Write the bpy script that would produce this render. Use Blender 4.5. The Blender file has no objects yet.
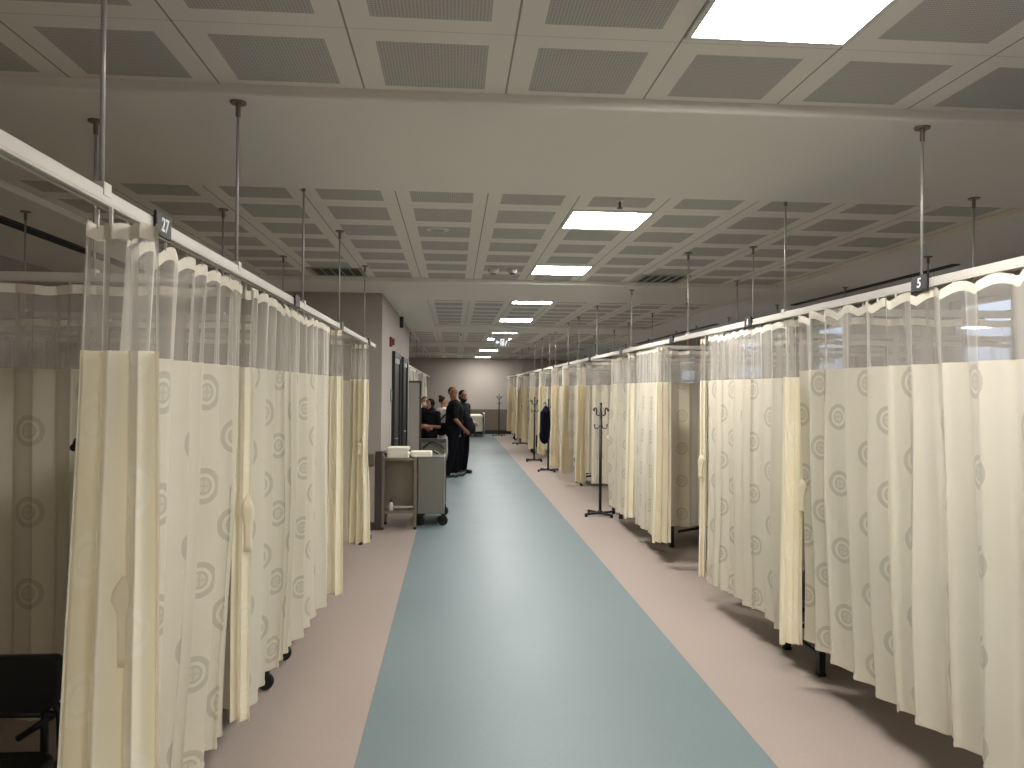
import bpy, bmesh, math, random
from mathutils import Vector, Matrix, noise
random.seed(7)
PI = math.pi
scn = bpy.context.scene
COL = scn.collection

# ------------------------------------------------------------------ camera
F_PX, YAW, PITCH, ROLL = 770.0, 0.075228, 0.0075417, 0.0087295
def make_camera():
    fw = Vector((math.sin(YAW)*math.cos(PITCH), math.cos(YAW)*math.cos(PITCH), math.sin(PITCH)))
    rt = Vector((math.cos(YAW), -math.sin(YAW), 0)); up = rt.cross(fw)
    r2 = rt*math.cos(ROLL) + up*math.sin(ROLL); u2 = -rt*math.sin(ROLL) + up*math.cos(ROLL)
    cd = bpy.data.cameras.new('camera'); cd.sensor_width = 36; cd.lens = F_PX/1024*36; cd.clip_start = .02; cd.clip_end = 200
    co = bpy.data.objects.new('camera', cd); COL.objects.link(co)
    co.matrix_world = Matrix(((r2.x, u2.x, -fw.x, 0), (r2.y, u2.y, -fw.y, 0), (r2.z, u2.z, -fw.z, 1.8), (0, 0, 0, 1)))
    scn.camera = co
make_camera()

# ------------------------------------------------------------------ materials
def lin(c):
    return tuple(((v/255)/12.92 if v/255 <= .04045 else ((v/255+.055)/1.055)**2.4) for v in c)
class NT:
    def __init__(s, name):
        s.m = bpy.data.materials.new(name); s.m.use_nodes = True
        s.t = s.m.node_tree; s.t.nodes.clear()
        s.out = s.n('ShaderNodeOutputMaterial')
    def n(s, typ, **kw):
        x = s.t.nodes.new(typ)
        for k, v in kw.items(): setattr(x, k, v)
        return x
    def l(s, a, b): s.t.links.new(a, b)
    def math(s, op, a, b=None, c=None, clamp=False):
        x = s.n('ShaderNodeMath', operation=op); x.use_clamp = clamp
        for i, v in enumerate((a, b, c)):
            if v is None: continue
            if isinstance(v, (int, float)): x.inputs[i].default_value = v
            else: s.l(v, x.inputs[i])
        return x.outputs[0]
    def mix(s, f, a, b):
        x = s.n('ShaderNodeMix', data_type='RGBA')
        for i, v in ((0, f), (6, a), (7, b)):
            if isinstance(v, (int, float)): x.inputs[i].default_value = v
            elif isinstance(v, tuple): x.inputs[i].default_value = (*v[:3], 1)
            else: s.l(v, x.inputs[i])
        return x.outputs[2]
    def bsdf(s, col, rough=.5, metal=0, spec=.5):
        b = s.n('ShaderNodeBsdfPrincipled')
        if isinstance(col, tuple): b.inputs['Base Color'].default_value = (*col[:3], 1)
        else: s.l(col, b.inputs['Base Color'])
        if isinstance(rough, (int, float)): b.inputs['Roughness'].default_value = rough
        else: s.l(rough, b.inputs['Roughness'])
        b.inputs['Metallic'].default_value = metal; b.inputs['Specular IOR Level'].default_value = spec
        return b
    def noise(s, scale, detail=3, vec=None):
        x = s.n('ShaderNodeTexNoise'); x.inputs['Scale'].default_value = scale; x.inputs['Detail'].default_value = detail
        if vec is None: vec = s.n('ShaderNodeTexCoord').outputs['Object']
        s.l(vec, x.inputs['Vector']); return x.outputs['Fac']
    def end(s, sh): s.l(sh, s.out.inputs['Surface']); return s.m

def plain(name, c, rough=.5, metal=0, var=.06, scale=6, spec=.5):
    t = NT(name); f = t.noise(scale)
    a = tuple(v*(1-var) for v in c); b = tuple(min(1, v*(1+var)) for v in c)
    return t.end(t.bsdf(t.mix(f, a, b), rough, metal, spec).outputs[0])

M = {}
M['wall'] = plain('wall_paint', lin((164, 156, 148)), .75, var=.02, scale=1.5)
M['soffit'] = plain('soffit_paint', lin((222, 218, 209)), .8, var=.02, scale=1.2)
M['wainscot'] = plain('taupe_wall_cladding', lin((104, 94, 86)), .5, var=.04)
M['guard'] = plain('brown_corner_guard', lin((62, 54, 50)), .5)
M['black'] = plain('black_paint', (.006, .006, .0065), .42)
M['vinyl_black'] = plain('black_vinyl', (.006, .006, .006), .5)
M['rubber'] = plain('black_rubber', (.008, .008, .008), .7)
M['alu'] = plain('white_aluminium', lin((196, 192, 182)), .4, .0, var=.02)
M['rod'] = plain('grey_steel_rod', lin((172, 170, 164)), .4, .35, var=.02)
M['steel'] = plain('brushed_steel', lin((136, 128, 114)), .38, .75)
M['grey_panel'] = plain('grey_panel', lin((158, 156, 148)), .5)
M['bin_grey'] = plain('grey_green_coated_sheet', lin((112, 112, 102)), .45)
M['towel'] = plain('white_terry', lin((236, 229, 214)), .9, var=.05, scale=40)
M['sheet'] = plain('white_bed_sheet', lin((238, 234, 216)), .8)
M['door'] = plain('dark_door', (.008, .008, .009), .45)
M['sign_black'] = plain('black_sign', (.006, .006, .007), .5)
M['sign_white'] = plain('white_lettering', (.85, .85, .85), .6)
M['red'] = plain('red_plastic', lin((120, 38, 30)), .5)
M['door_sign'] = plain('grey_green_sign', lin((104, 110, 96)), .5)
M['white_plastic'] = plain('white_plastic', lin((205, 202, 194)), .5)
M['dark_grey'] = plain('dark_grey_plastic', lin((58, 57, 54)), .5)
M['slot'] = plain('dark_slot', (.03, .028, .026), .7)
M['skin_tan'] = plain('skin_tan', lin((124, 84, 62)), .5, var=.05)
M['skin_light'] = plain('skin_light', lin((150, 108, 86)), .5, var=.05)
M['hair'] = plain('dark_hair', (.01, .008, .007), .7, spec=.15)
M['eye'] = plain('eye_dark', (.02, .015, .012), .3)
M['lip'] = plain('lips', lin((120, 70, 62)), .5)
M['shirt_black'] = plain('black_cotton', (.0075, .0075, .0085), .85, spec=.08)
M['shirt_navy'] = plain('charcoal_cotton', (.014, .015, .018), .85, spec=.08)
M['trouser'] = plain('black_trouser', (.005, .005, .0075), .85, spec=.08)
M['maroon'] = plain('dark_maroon_cloth', (.02, .007, .008), .8)
M['white_cloth'] = plain('white_cotton', lin((205, 203, 205)), .85, spec=.08)
M['shoe'] = plain('black_leather', (.006, .006, .006), .4)
M['mask'] = plain('pale_mask', lin((190, 190, 190)), .8)

def mat_floor():
    t = NT('vinyl_floor'); g = t.n('ShaderNodeNewGeometry'); s = t.n('ShaderNodeSeparateXYZ'); t.l(g.outputs['Position'], s.inputs[0])
    n1 = t.noise(1.3, 4, g.outputs['Position']); n2 = t.noise(55, 4, g.outputs['Position'])
    nn = t.math('ADD', t.math('MULTIPLY', n1, .55), t.math('MULTIPLY', n2, .45))
    blue = t.mix(nn, lin((102, 118, 121)), lin((127, 143, 146)))
    beig = t.mix(nn, lin((152, 139, 131)), lin((176, 163, 154)))
    m = t.math('MULTIPLY', t.math('GREATER_THAN', s.outputs[0], -.454), t.math('LESS_THAN', s.outputs[0], 1.565))
    d1 = t.math('ABSOLUTE', t.math('ADD', s.outputs[0], .454)); d2 = t.math('ABSOLUTE', t.math('SUBTRACT', s.outputs[0], 1.565))
    seam = t.math('LESS_THAN', t.math('MINIMUM', d1, d2), .003)
    c = t.mix(seam, t.mix(m, beig, blue), lin((120, 122, 118)))
    rough = t.math('ADD', .36, t.math('MULTIPLY', n1, .2))
    b = t.bsdf(c, rough, 0, .3)
    bp = t.n('ShaderNodeBump'); bp.inputs['Strength'].default_value = .06; bp.inputs['Distance'].default_value = .01
    t.l(t.noise(7, 3, g.outputs['Position']), bp.inputs['Height']); t.l(bp.outputs[0], b.inputs['Normal'])
    return t.end(b.outputs[0])
M['floor'] = mat_floor()

def mat_tiles():
    # UV is in tile units: one 60 cm tile per unit
    t = NT('perforated_ceiling_tiles'); uv = t.n('ShaderNodeUVMap'); s = t.n('ShaderNodeSeparateXYZ'); t.l(uv.outputs[0], s.inputs[0])
    fx = t.math('FRACT', s.outputs[0]); fy = t.math('FRACT', s.outputs[1])
    ax = t.math('ABSOLUTE', t.math('SUBTRACT', fx, .5)); ay = t.math('ABSOLUTE', t.math('SUBTRACT', fy, .5))
    perf = t.math('MULTIPLY', t.math('LESS_THAN', ax, .345), t.math('LESS_THAN', ay, .345))
    dx = t.math('SUBTRACT', t.math('FRACT', t.math('MULTIPLY', s.outputs[0], 48)), .5)
    dy = t.math('SUBTRACT', t.math('FRACT', t.math('MULTIPLY', s.outputs[1], 48)), .5)
    r2 = t.math('ADD', t.math('MULTIPLY', dx, dx), t.math('MULTIPLY', dy, dy))
    hole = t.math('LESS_THAN', r2, .09)
    white = lin((222, 217, 208))
    pc = t.mix(hole, lin((184, 181, 173)), lin((150, 147, 141)))
    c = t.mix(perf, white, pc)
    jx = t.math('GREATER_THAN', ax, .4935); jy = t.math('GREATER_THAN', ay, .496)
    c = t.mix(t.math('MULTIPLY', jy, .35), c, lin((110, 106, 100)))
    c = t.mix(t.math('MULTIPLY', jx, .7), c, lin((84, 80, 76)))
    return t.end(t.bsdf(c, .7, 0, .3).outputs[0])
M['tiles'] = mat_tiles()

def mat_cloth(name, base, ring, trans=.22, ringamt=1.0):
    t = NT(name); uv = t.n('ShaderNodeUVMap'); s = t.n('ShaderNodeSeparateXYZ'); t.l(uv.outputs[0], s.inputs[0])
    cx = t.math('DIVIDE', s.outputs[0], .31); col = t.math('FLOOR', cx)
    odd = t.math('MULTIPLY', t.math('MODULO', t.math('ABSOLUTE', col), 2), .5)
    lx = t.math('MULTIPLY', t.math('SUBTRACT', t.math('FRACT', cx), .5), .31)
    ly = t.math('MULTIPLY', t.math('SUBTRACT', t.math('FRACT', t.math('ADD', t.math('DIVIDE', s.outputs[1], .37), odd)), .5), .37)
    r = t.math('SQRT', t.math('ADD', t.math('MULTIPLY', lx, lx), t.math('MULTIPLY', ly, ly)))
    def band(a, b):
        return t.math('MULTIPLY', t.math('GREATER_THAN', r, a), t.math('LESS_THAN', r, b))
    cross = t.math('MULTIPLY', t.math('LESS_THAN', t.math('MINIMUM', t.math('ABSOLUTE', lx), t.math('ABSOLUTE', ly)), .004), t.math('LESS_THAN', r, .03))
    m = t.math('MAXIMUM', t.math('MAXIMUM', band(.05, .072), band(.026, .036)), t.math('MULTIPLY', t.math('MAXIMUM', cross, t.math('MULTIPLY', t.math('LESS_THAN', r, .027), .5)), .8))
    wv = t.n('ShaderNodeTexNoise'); wv.inputs['Scale'].default_value = 3; wv.inputs['Detail'].default_value = 3
    t.l(uv.outputs[0], wv.inputs['Vector'])
    b0 = t.mix(wv.outputs['Fac'], tuple(v*.95 for v in base), tuple(min(1, v*1.05) for v in base))
    c = t.mix(t.math('MULTIPLY', m, ringamt), b0, ring)
    b = t.bsdf(c, .5, 0, .35)
    b.inputs['Sheen Weight'].default_value = .1
    tr = t.n('ShaderNodeBsdfTranslucent'); t.l(c, tr.inputs['Color'])
    mx = t.n('ShaderNodeMixShader'); mx.inputs[0].default_value = trans
    t.l(b.outputs[0], mx.inputs[1]); t.l(tr.outputs[0], mx.inputs[2])
    return t.end(mx.outputs[0])
M['cloth'] = mat_cloth('patterned_curtain_cloth', lin((222, 215, 197)), lin((192, 186, 168)), .17, .8)
M['reverse'] = mat_cloth('cream_curtain_reverse', lin((246, 239, 217)), lin((250, 246, 230)), .27, .6)
M['divider_cloth'] = mat_cloth('divider_curtain_cloth', lin((216, 208, 188)), lin((196, 187, 165)))
M['hem'] = plain('white_heading_tape', lin((226, 219, 203)), .8, var=.03)

def mat_sheer():
    t = NT('sheer_mesh'); uv = t.n('ShaderNodeUVMap'); s = t.n('ShaderNodeSeparateXYZ'); t.l(uv.outputs[0], s.inputs[0])
    b = t.bsdf(lin((236, 230, 220)), .8, 0, .2)
    tl = t.n('ShaderNodeBsdfTranslucent'); tl.inputs[0].default_value = (*lin((236, 230, 220)), 1)
    m1 = t.n('ShaderNodeMixShader'); m1.inputs[0].default_value = .3; t.l(b.outputs[0], m1.inputs[1]); t.l(tl.outputs[0], m1.inputs[2])
    tp = t.n('ShaderNodeBsdfTransparent')
    # a woven net covers more of what lies behind it where it is seen edge-on: cover = 1-(1-c)^(1/cos)
    g = t.n('ShaderNodeNewGeometry'); dt = t.n('ShaderNodeVectorMath', operation='DOT_PRODUCT')
    t.l(g.outputs['Incoming'], dt.inputs[0]); t.l(g.outputs['Normal'], dt.inputs[1])
    cs = t.math('MAXIMUM', t.math('ABSOLUTE', dt.outputs['Value']), .06)
    f = t.math('SUBTRACT', 1.0, t.math('POWER', 1-.23, t.math('DIVIDE', 1.0, cs)))
    m2 = t.n('ShaderNodeMixShader'); t.l(f, m2.inputs[0]); t.l(tp.outputs[0], m2.inputs[1]); t.l(m1.outputs[0], m2.inputs[2])
    return t.end(m2.outputs[0])
M['sheer'] = mat_sheer()

LIGHT = 34.0
def mat_emit(name, c, s):
    t = NT(name); e = t.n('ShaderNodeEmission'); e.inputs[0].default_value = (*c, 1); e.inputs[1].default_value = s
    return t.end(e.outputs[0])
M['led'] = mat_emit('led_diffuser', (1, .965, .925), LIGHT)
M['exit_white'] = mat_emit('lit_exit_symbol', (1, 1, 1), .6)
M['exit_panel'] = mat_emit('lit_exit_panel', (.06, .07, .065), 1.0)
def mat_glass():
    t = NT('window_glass'); g = t.n('ShaderNodeBsdfGlossy'); g.inputs['Roughness'].default_value = .02
    tp = t.n('ShaderNodeBsdfTransparent'); m = t.n('ShaderNodeMixShader'); m.inputs[0].default_value = .08
    t.l(tp.outputs[0], m.inputs[1]); t.l(g.outputs[0], m.inputs[2]); return t.end(m.outputs[0])
M['glass'] = mat_glass()

# ------------------------------------------------------------------ mesh helpers
class MB:
    def __init__(s): s.v = []; s.f = []; s.uv = None
    def quad(s, *p):
        i = len(s.v); s.v += [tuple(q) for q in p]; s.f.append(tuple(range(i, i+len(p))))
    def box(s, x0, x1, y0, y1, z0, z1, mtx=None):
        i = len(s.v)
        P = [(x0,y0,z0),(x1,y0,z0),(x1,y1,z0),(x0,y1,z0),(x0,y0,z1),(x1,y0,z1),(x1,y1,z1),(x0,y1,z1)]
        if mtx is not None: P = [tuple(mtx @ Vector(p)) for p in P]
        s.v += P
        s.f += [tuple(i+k for k in q) for q in ((0,3,2,1),(4,5,6,7),(0,1,5,4),(1,2,6,5),(2,3,7,6),(3,0,4,7))]
    def tube(s, path, r, n=10, cap=True):
        path = [Vector(p) for p in path]; R = r if isinstance(r, (list, tuple)) else [r]*len(path)
        base = len(s.v); up = None
        for k, p in enumerate(path):
            d = (path[min(k+1, len(path)-1)] - path[max(k-1, 0)]).normalized()
            if up is None: up = Vector((0,0,1)) if abs(d.z) < .9 else Vector((1,0,0))
            a = d.cross(up)
            if a.length < 1e-4: a = d.orthogonal()
            a.normalize(); b = a.cross(d); up = b
            for j in range(n):
                th = 2*PI*j/n; s.v.append(tuple(p + (a*math.cos(th) + b*math.sin(th))*R[k]))
        for k in range(len(path)-1):
            for j in range(n):
                j2 = (j+1) % n
                s.f.append((base+k*n+j, base+k*n+j2, base+(k+1)*n+j2, base+(k+1)*n+j))
        if cap:
            s.f.append(tuple(base+j for j in range(n))[::-1]); s.f.append(tuple(base+(len(path)-1)*n+j for j in range(n)))
    def lathe(s, prof, c=(0,0,0), n=24):
        base = len(s.v)
        for r, z in prof:
            for j in range(n):
                th = 2*PI*j/n; s.v.append((c[0]+r*math.cos(th), c[1]+r*math.sin(th), c[2]+z))
        for k in range(len(prof)-1):
            for j in range(n):
                j2 = (j+1) % n; s.f.append((base+k*n+j, base+k*n+j2, base+(k+1)*n+j2, base+(k+1)*n+j))
        s.f.append(tuple(base+j for j in range(n))[::-1]); s.f.append(tuple(base+(len(prof)-1)*n+j for j in range(n)))
    def disc(s, c, axis, r, w, n=20):    # a thick wheel
        c = Vector(c); a = Vector(axis).normalized()
        s.tube([c-a*w/2, c-a*w*.35, c+a*w*.35, c+a*w/2], [r*.85, r, r, r*.85], n)
    def ell(s, c, rad, nu=16, nv=10, mtx=None):
        base = len(s.v); c = Vector(c)
        for i in range(nv+1):
            ph = PI*i/nv
            for j in range(nu):
                th = 2*PI*j/nu
                p = Vector((rad[0]*math.sin(ph)*math.cos(th), rad[1]*math.sin(ph)*math.sin(th), rad[2]*math.cos(ph)))
                if mtx is not None: p = mtx @ p
                s.v.append(tuple(c+p))
        for i in range(nv):
            for j in range(nu):
                j2 = (j+1) % nu; s.f.append((base+i*nu+j, base+(i+1)*nu+j, base+(i+1)*nu+j2, base+i*nu+j2))
    def cap(s, a, b, ra, rb, n=12):      # tapered capsule
        a, b = Vector(a), Vector(b); d = (b-a).normalized(); path = []; R = []
        for k in range(5):
            t = PI/2*(1-k/4); path.append(a - d*ra*math.sin(t)); R.append(max(.0008, ra*math.cos(t)))
        for k in range(5):
            t = PI/2*k/4; path.append(b + d*rb*math.sin(t)); R.append(max(.0008, rb*math.cos(t)))
        s.tube(path, R, n)
    def grid(s, P, UV=None):             # P[row][col]
        base = len(s.v); R, C_ = len(P), len(P[0])
        if UV is not None and s.uv is None: s.uv = {}
        for i in range(R):
            for j in range(C_):
                if UV is not None: s.uv[len(s.v)] = UV[i][j]
                s.v.append(tuple(P[i][j]))
        for i in range(R-1):
            for j in range(C_-1):
                s.f.append((base+i*C_+j, base+i*C_+j+1, base+(i+1)*C_+j+1, base+(i+1)*C_+j))
    def mesh(s, name):
        me = bpy.data.meshes.new(name); me.from_pydata(s.v, [], s.f); me.update(); return me
    def build(s, name, mat, parent=None, smooth=False, bevel=0):
        me = s.mesh(name)
        if s.uv is not None:
            ul = me.uv_layers.new(name='UVMap')
            for lp in me.loops: ul.data[lp.index].uv = s.uv.get(lp.vertex_index, (0, 0))
        me.materials.append(mat if not isinstance(mat, str) else M[mat])
        if smooth: me.polygons.foreach_set('use_smooth', [True]*len(me.polygons))
        o = bpy.data.objects.new(name, me); COL.objects.link(o)
        if parent is not None: o.parent = parent
        if bevel:
            b = o.modifiers.new('edge', 'BEVEL'); b.width = bevel; b.segments = 2; b.limit_method = 'ANGLE'
        return o
def tag(o, label=None, cat=None, group=None, kind=None):
    if label: o['label'] = label
    if cat: o['category'] = cat
    if group: o['group'] = group
    if kind: o['kind'] = kind
    return o
def thing(name, loc, label, cat, group=None, rz=0):
    o = bpy.data.objects.new(name, None); COL.objects.link(o); o.empty_display_size = .1
    o.location = loc; o.rotation_euler = (0, 0, rz); return tag(o, label, cat, group)
def kids(o): return [c for c in COL.objects if c.parent is o]
def copy_tree(o, parent=None):
    c = o.copy(); COL.objects.link(c)
    if parent is not None: c.parent = parent
    for ch in kids(o): copy_tree(ch, c)
    return c
def struct(mb, name, mat, parent=None, **kw):
    o = mb.build(name, mat, parent, **kw)
    if parent is None: o['kind'] = 'structure'
    return o
def bx(*a):
    m = MB(); m.box(*a); return m

# ------------------------------------------------------------------ room shell
ZT, ZS = 3.07, 3.02            # tile ceiling, plaster soffit
XW0, XW1, YW0, YW1 = -4.25, 5.4, -4.0, 31.2
XT0, XT1 = -2.79, 3.81         # tiled field
XL, XR = -.93, 2.13            # the two curtain rails
BLK = (9.92, 15.8, -.92)       # block of rooms on the left: y0, y1, face
struct(bx(XW0-.2, XW1+.2, YW0-.2, YW1+.2, -.12, 0), 'floor', 'floor')
bays = [(-4.0, 3.29, -4.46+.0), (4.79, 8.85, 4.745), (10.6, 15.05, 10.62), (16.5, 20.7, 16.5), (22.2, 26.3, 22.2), (27.8, 31.2, 27.8)]
row0 = [2.74-12*.6, 4.745, 10.62, 16.5, 22.2, 27.8]
cm = MB(); cm.uv = {}
def tile_rect(x0, x1, y0, y1, yr):
    for i, (x, y) in enumerate(((x0, y0), (x0, y1), (x1, y1), (x1, y0))):
        cm.uv[len(cm.v)+i] = ((x-.21)/.6, (y-yr)/.6)
    cm.quad((x0, y0, ZT), (x0, y1, ZT), (x1, y1, ZT), (x1, y0, ZT))
for (y0, y1, _), yr in zip(bays, row0):
    if y0 == 10.6:
        tile_rect(-.39, XT1, y0, y1, yr)
    else: tile_rect(XT0, XT1, y0, y1, yr)
struct(cm, 'ceiling', 'tiles')
struct(bx(XW0-.2, XW1+.2, YW0-.2, YW1+.2, 3.14, 3.26), 'ceiling', 'soffit')
t_i = 1
for y0, y1 in ((3.29, 4.79), (8.85, 10.6), (15.05, 16.5), (20.7, 22.2), (26.3, 27.8)):
    struct(bx(XT0, XT1, y0, y1, ZS, 3.14), 'trim_%d' % t_i, 'soffit', bevel=.012); t_i += 1
for x0, x1 in ((XW0, XT0), (XT1, XW1)):
    struct(bx(x0, x1, YW0, YW1, ZS, 3.14), 'trim_%d' % t_i, 'soffit'); t_i += 1
struct(bx(XT0, -.39, 10.6, 15.05, ZS, 3.14), 'trim_%d' % t_i, 'soffit'); t_i += 1

struct(bx(XW0-.2, XW0, YW0-.2, YW1+.2, 0, 3.14), 'wall_left', 'wall')
struct(bx(XW0, XW1, YW0-.2, YW0, 0, 3.14), 'wall_front', 'wall')
struct(bx(XW0, XW1, YW1, YW1+.2, 0, 3.14), 'wall_back', 'wall')
# right wall with window openings
WIN = [(-.2, 1.8), (3.3, 5.2), (7.1, 8.05), (10.35, 11.45), (13.2, 14.8), (17, 18.6), (21, 22.6), (25, 26.6)]
WZ0, WZ1 = 1.0, 2.8
wr = MB(); yprev = YW0-.2
for a, b in WIN:
    wr.box(XW1, XW1+.2, yprev, a, 0, 3.14); wr.box(XW1, XW1+.2, a, b, 0, WZ0); wr.box(XW1, XW1+.2, a, b, WZ1, 3.14); yprev = b
wr.box(XW1, XW1+.2, yprev, YW1+.2, 0, 3.14)
struct(wr, 'wall_right', 'wall')
for i, (a, b) in enumerate(WIN):
    w = MB(); e = .06
    w.box(XW1+.04, XW1+.12, a, a+e, WZ0, WZ1); w.box(XW1+.04, XW1+.12, b-e, b, WZ0, WZ1)
    for z in (WZ0, 1.55, 2.02, 2.32, 2.58, WZ1-.06): w.box(XW1+.04, XW1+.12, a+e, b-e, z, z+.05)
    o = struct(w, 'window_%d' % (i+1), M['grey_panel'])
    bx(XW1+.075, XW1+.085, a+e, b-e, WZ0+.05, WZ1-.06).build('pane', 'glass', o)
    bx(XW1-.1, XW1+.02, a-.03, b+.03, WZ0-.04, WZ0-.002).build('sill', 'white_plastic', o)
# block of rooms on the left
wb = MB(); wb.box(XW0, BLK[2], BLK[0], BLK[1], 0, ZS)
struct(wb, 'wall_partition', 'wall')
D = [(11.5, 12.8), (13.45, 14.75)]
for i, (a, b) in enumerate(D):
    d = MB()
    d.box(BLK[2]+.002, BLK[2]+.05, a, a+.08, 0, 2.36); d.box(BLK[2]+.002, BLK[2]+.05, b-.08, b, 0, 2.36); d.box(BLK[2]+.002, BLK[2]+.05, a+.08, b-.08, 2.28, 2.36)
    o = struct(d, 'door_%d' % (i+1), 'door', bevel=.004)
    lf = bx(BLK[2]+.003, BLK[2]+.02, a+.08, b-.08, .01, 2.2).build('door_leaf', 'door', o)
    h = MB(); h.tube([(BLK[2]+.02, a+.18, 1.05), (BLK[2]+.07, a+.18, 1.05), (BLK[2]+.07, a+.32, 1.05)], .011); h.build('door_handle', 'steel', lf, smooth=True)
    tl = bx(BLK[2]+.003, BLK[2]+.03, a+.08, b-.08, 2.2, 2.28).build('transom', 'white_plastic', o)
    k = MB()
    for q in (.35, .62): k.box(BLK[2]+.03, BLK[2]+.034, a+(b-a)*q, a+(b-a)*q+.06, 2.205, 2.275)
    k.build('transom_mark', 'dark_grey', tl)
# skirting, cladding and guards
struct(bx(XW0, XW1, YW1-.02, YW1, .16, .97), 'trim_%d' % t_i, 'wainscot'); t_i += 1
struct(bx(XW0, XW1, YW1-.03, YW1, 0, .16), 'baseboard_back', 'black')
struct(bx(XW0, XW1, YW1-.035, YW1, .95, 1.0), 'trim_%d' % t_i, 'wainscot'); t_i += 1
struct(bx(XW0, BLK[2]-.075, BLK[0]-.02, BLK[0], 0, .1), 'baseboard_partition', 'guard')
g = MB(); g.box(BLK[2]-.07, BLK[2]+.012, BLK[0]-.012, BLK[0], .0, 1.0); g.box(BLK[2], BLK[2]+.012, BLK[0], BLK[0]+.06, .0, 1.0)
struct(g, 'trim_%d' % t_i, 'guard', bevel=.004); t_i += 1
hr = MB(); hr.box(XW0, BLK[2]-.08, BLK[0]-.06, BLK[0], .82, .97)
struct(hr, 'trim_%d' % t_i, plain('taupe_wall_guard', lin((98, 88, 80)), .5), bevel=.02); t_i += 1
struct(bx(XW0, XW0+.02, YW0, BLK[0], 0, .1), 'baseboard_left', 'guard')
struct(bx(XW1-.02, XW1, YW0, YW1-.03, 0, .1), 'baseboard_right', 'guard')

# ------------------------------------------------------------------ lights in the ceiling
LX = 1.11
def led_panel(y, label):
    t = thing('ceiling_light', (LX, y, ZT), label, 'ceiling light', 'square light panels along the corridor')
    f = MB(); a, b = .298, .278
    f.box(-a, a, -a, -b, -.012, -.001); f.box(-a, a, b, a, -.012, -.001); f.box(-a, -b, -b, b, -.012, -.001); f.box(b, a, -b, b, -.012, -.001)
    f.build('frame', 'white_plastic', t)
    bx(-b, b, -b, b, -.009, -.002).build('diffuser', 'led', t)
    return t
names = {2.395: 'large lit square ceiling panel cut by the top edge of the photo', 5.645: 'lit square ceiling panel just past the first plaster beam',
    8.045: 'lit ceiling panel just before the second plaster beam', 10.92: 'lit ceiling panel just past the second plaster beam',
    13.92: 'lit ceiling panel halfway between the second and third plaster beams', 16.8: 'lit ceiling panel right above the hanging exit sign',
    19.2: 'lit ceiling panel partly hidden behind the hanging exit sign', 24.9: 'lit ceiling panel second from the far wall', 29.9: 'lit ceiling panel closest to the far wall',
    -.59: 'unseen fill light panel added overhead behind the viewer', -2.99: 'unseen fill light panel added near the wall behind the viewer'}  # both out of view, added as fill light for the near end
for y, lb in names.items(): led_panel(y, lb)

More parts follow.
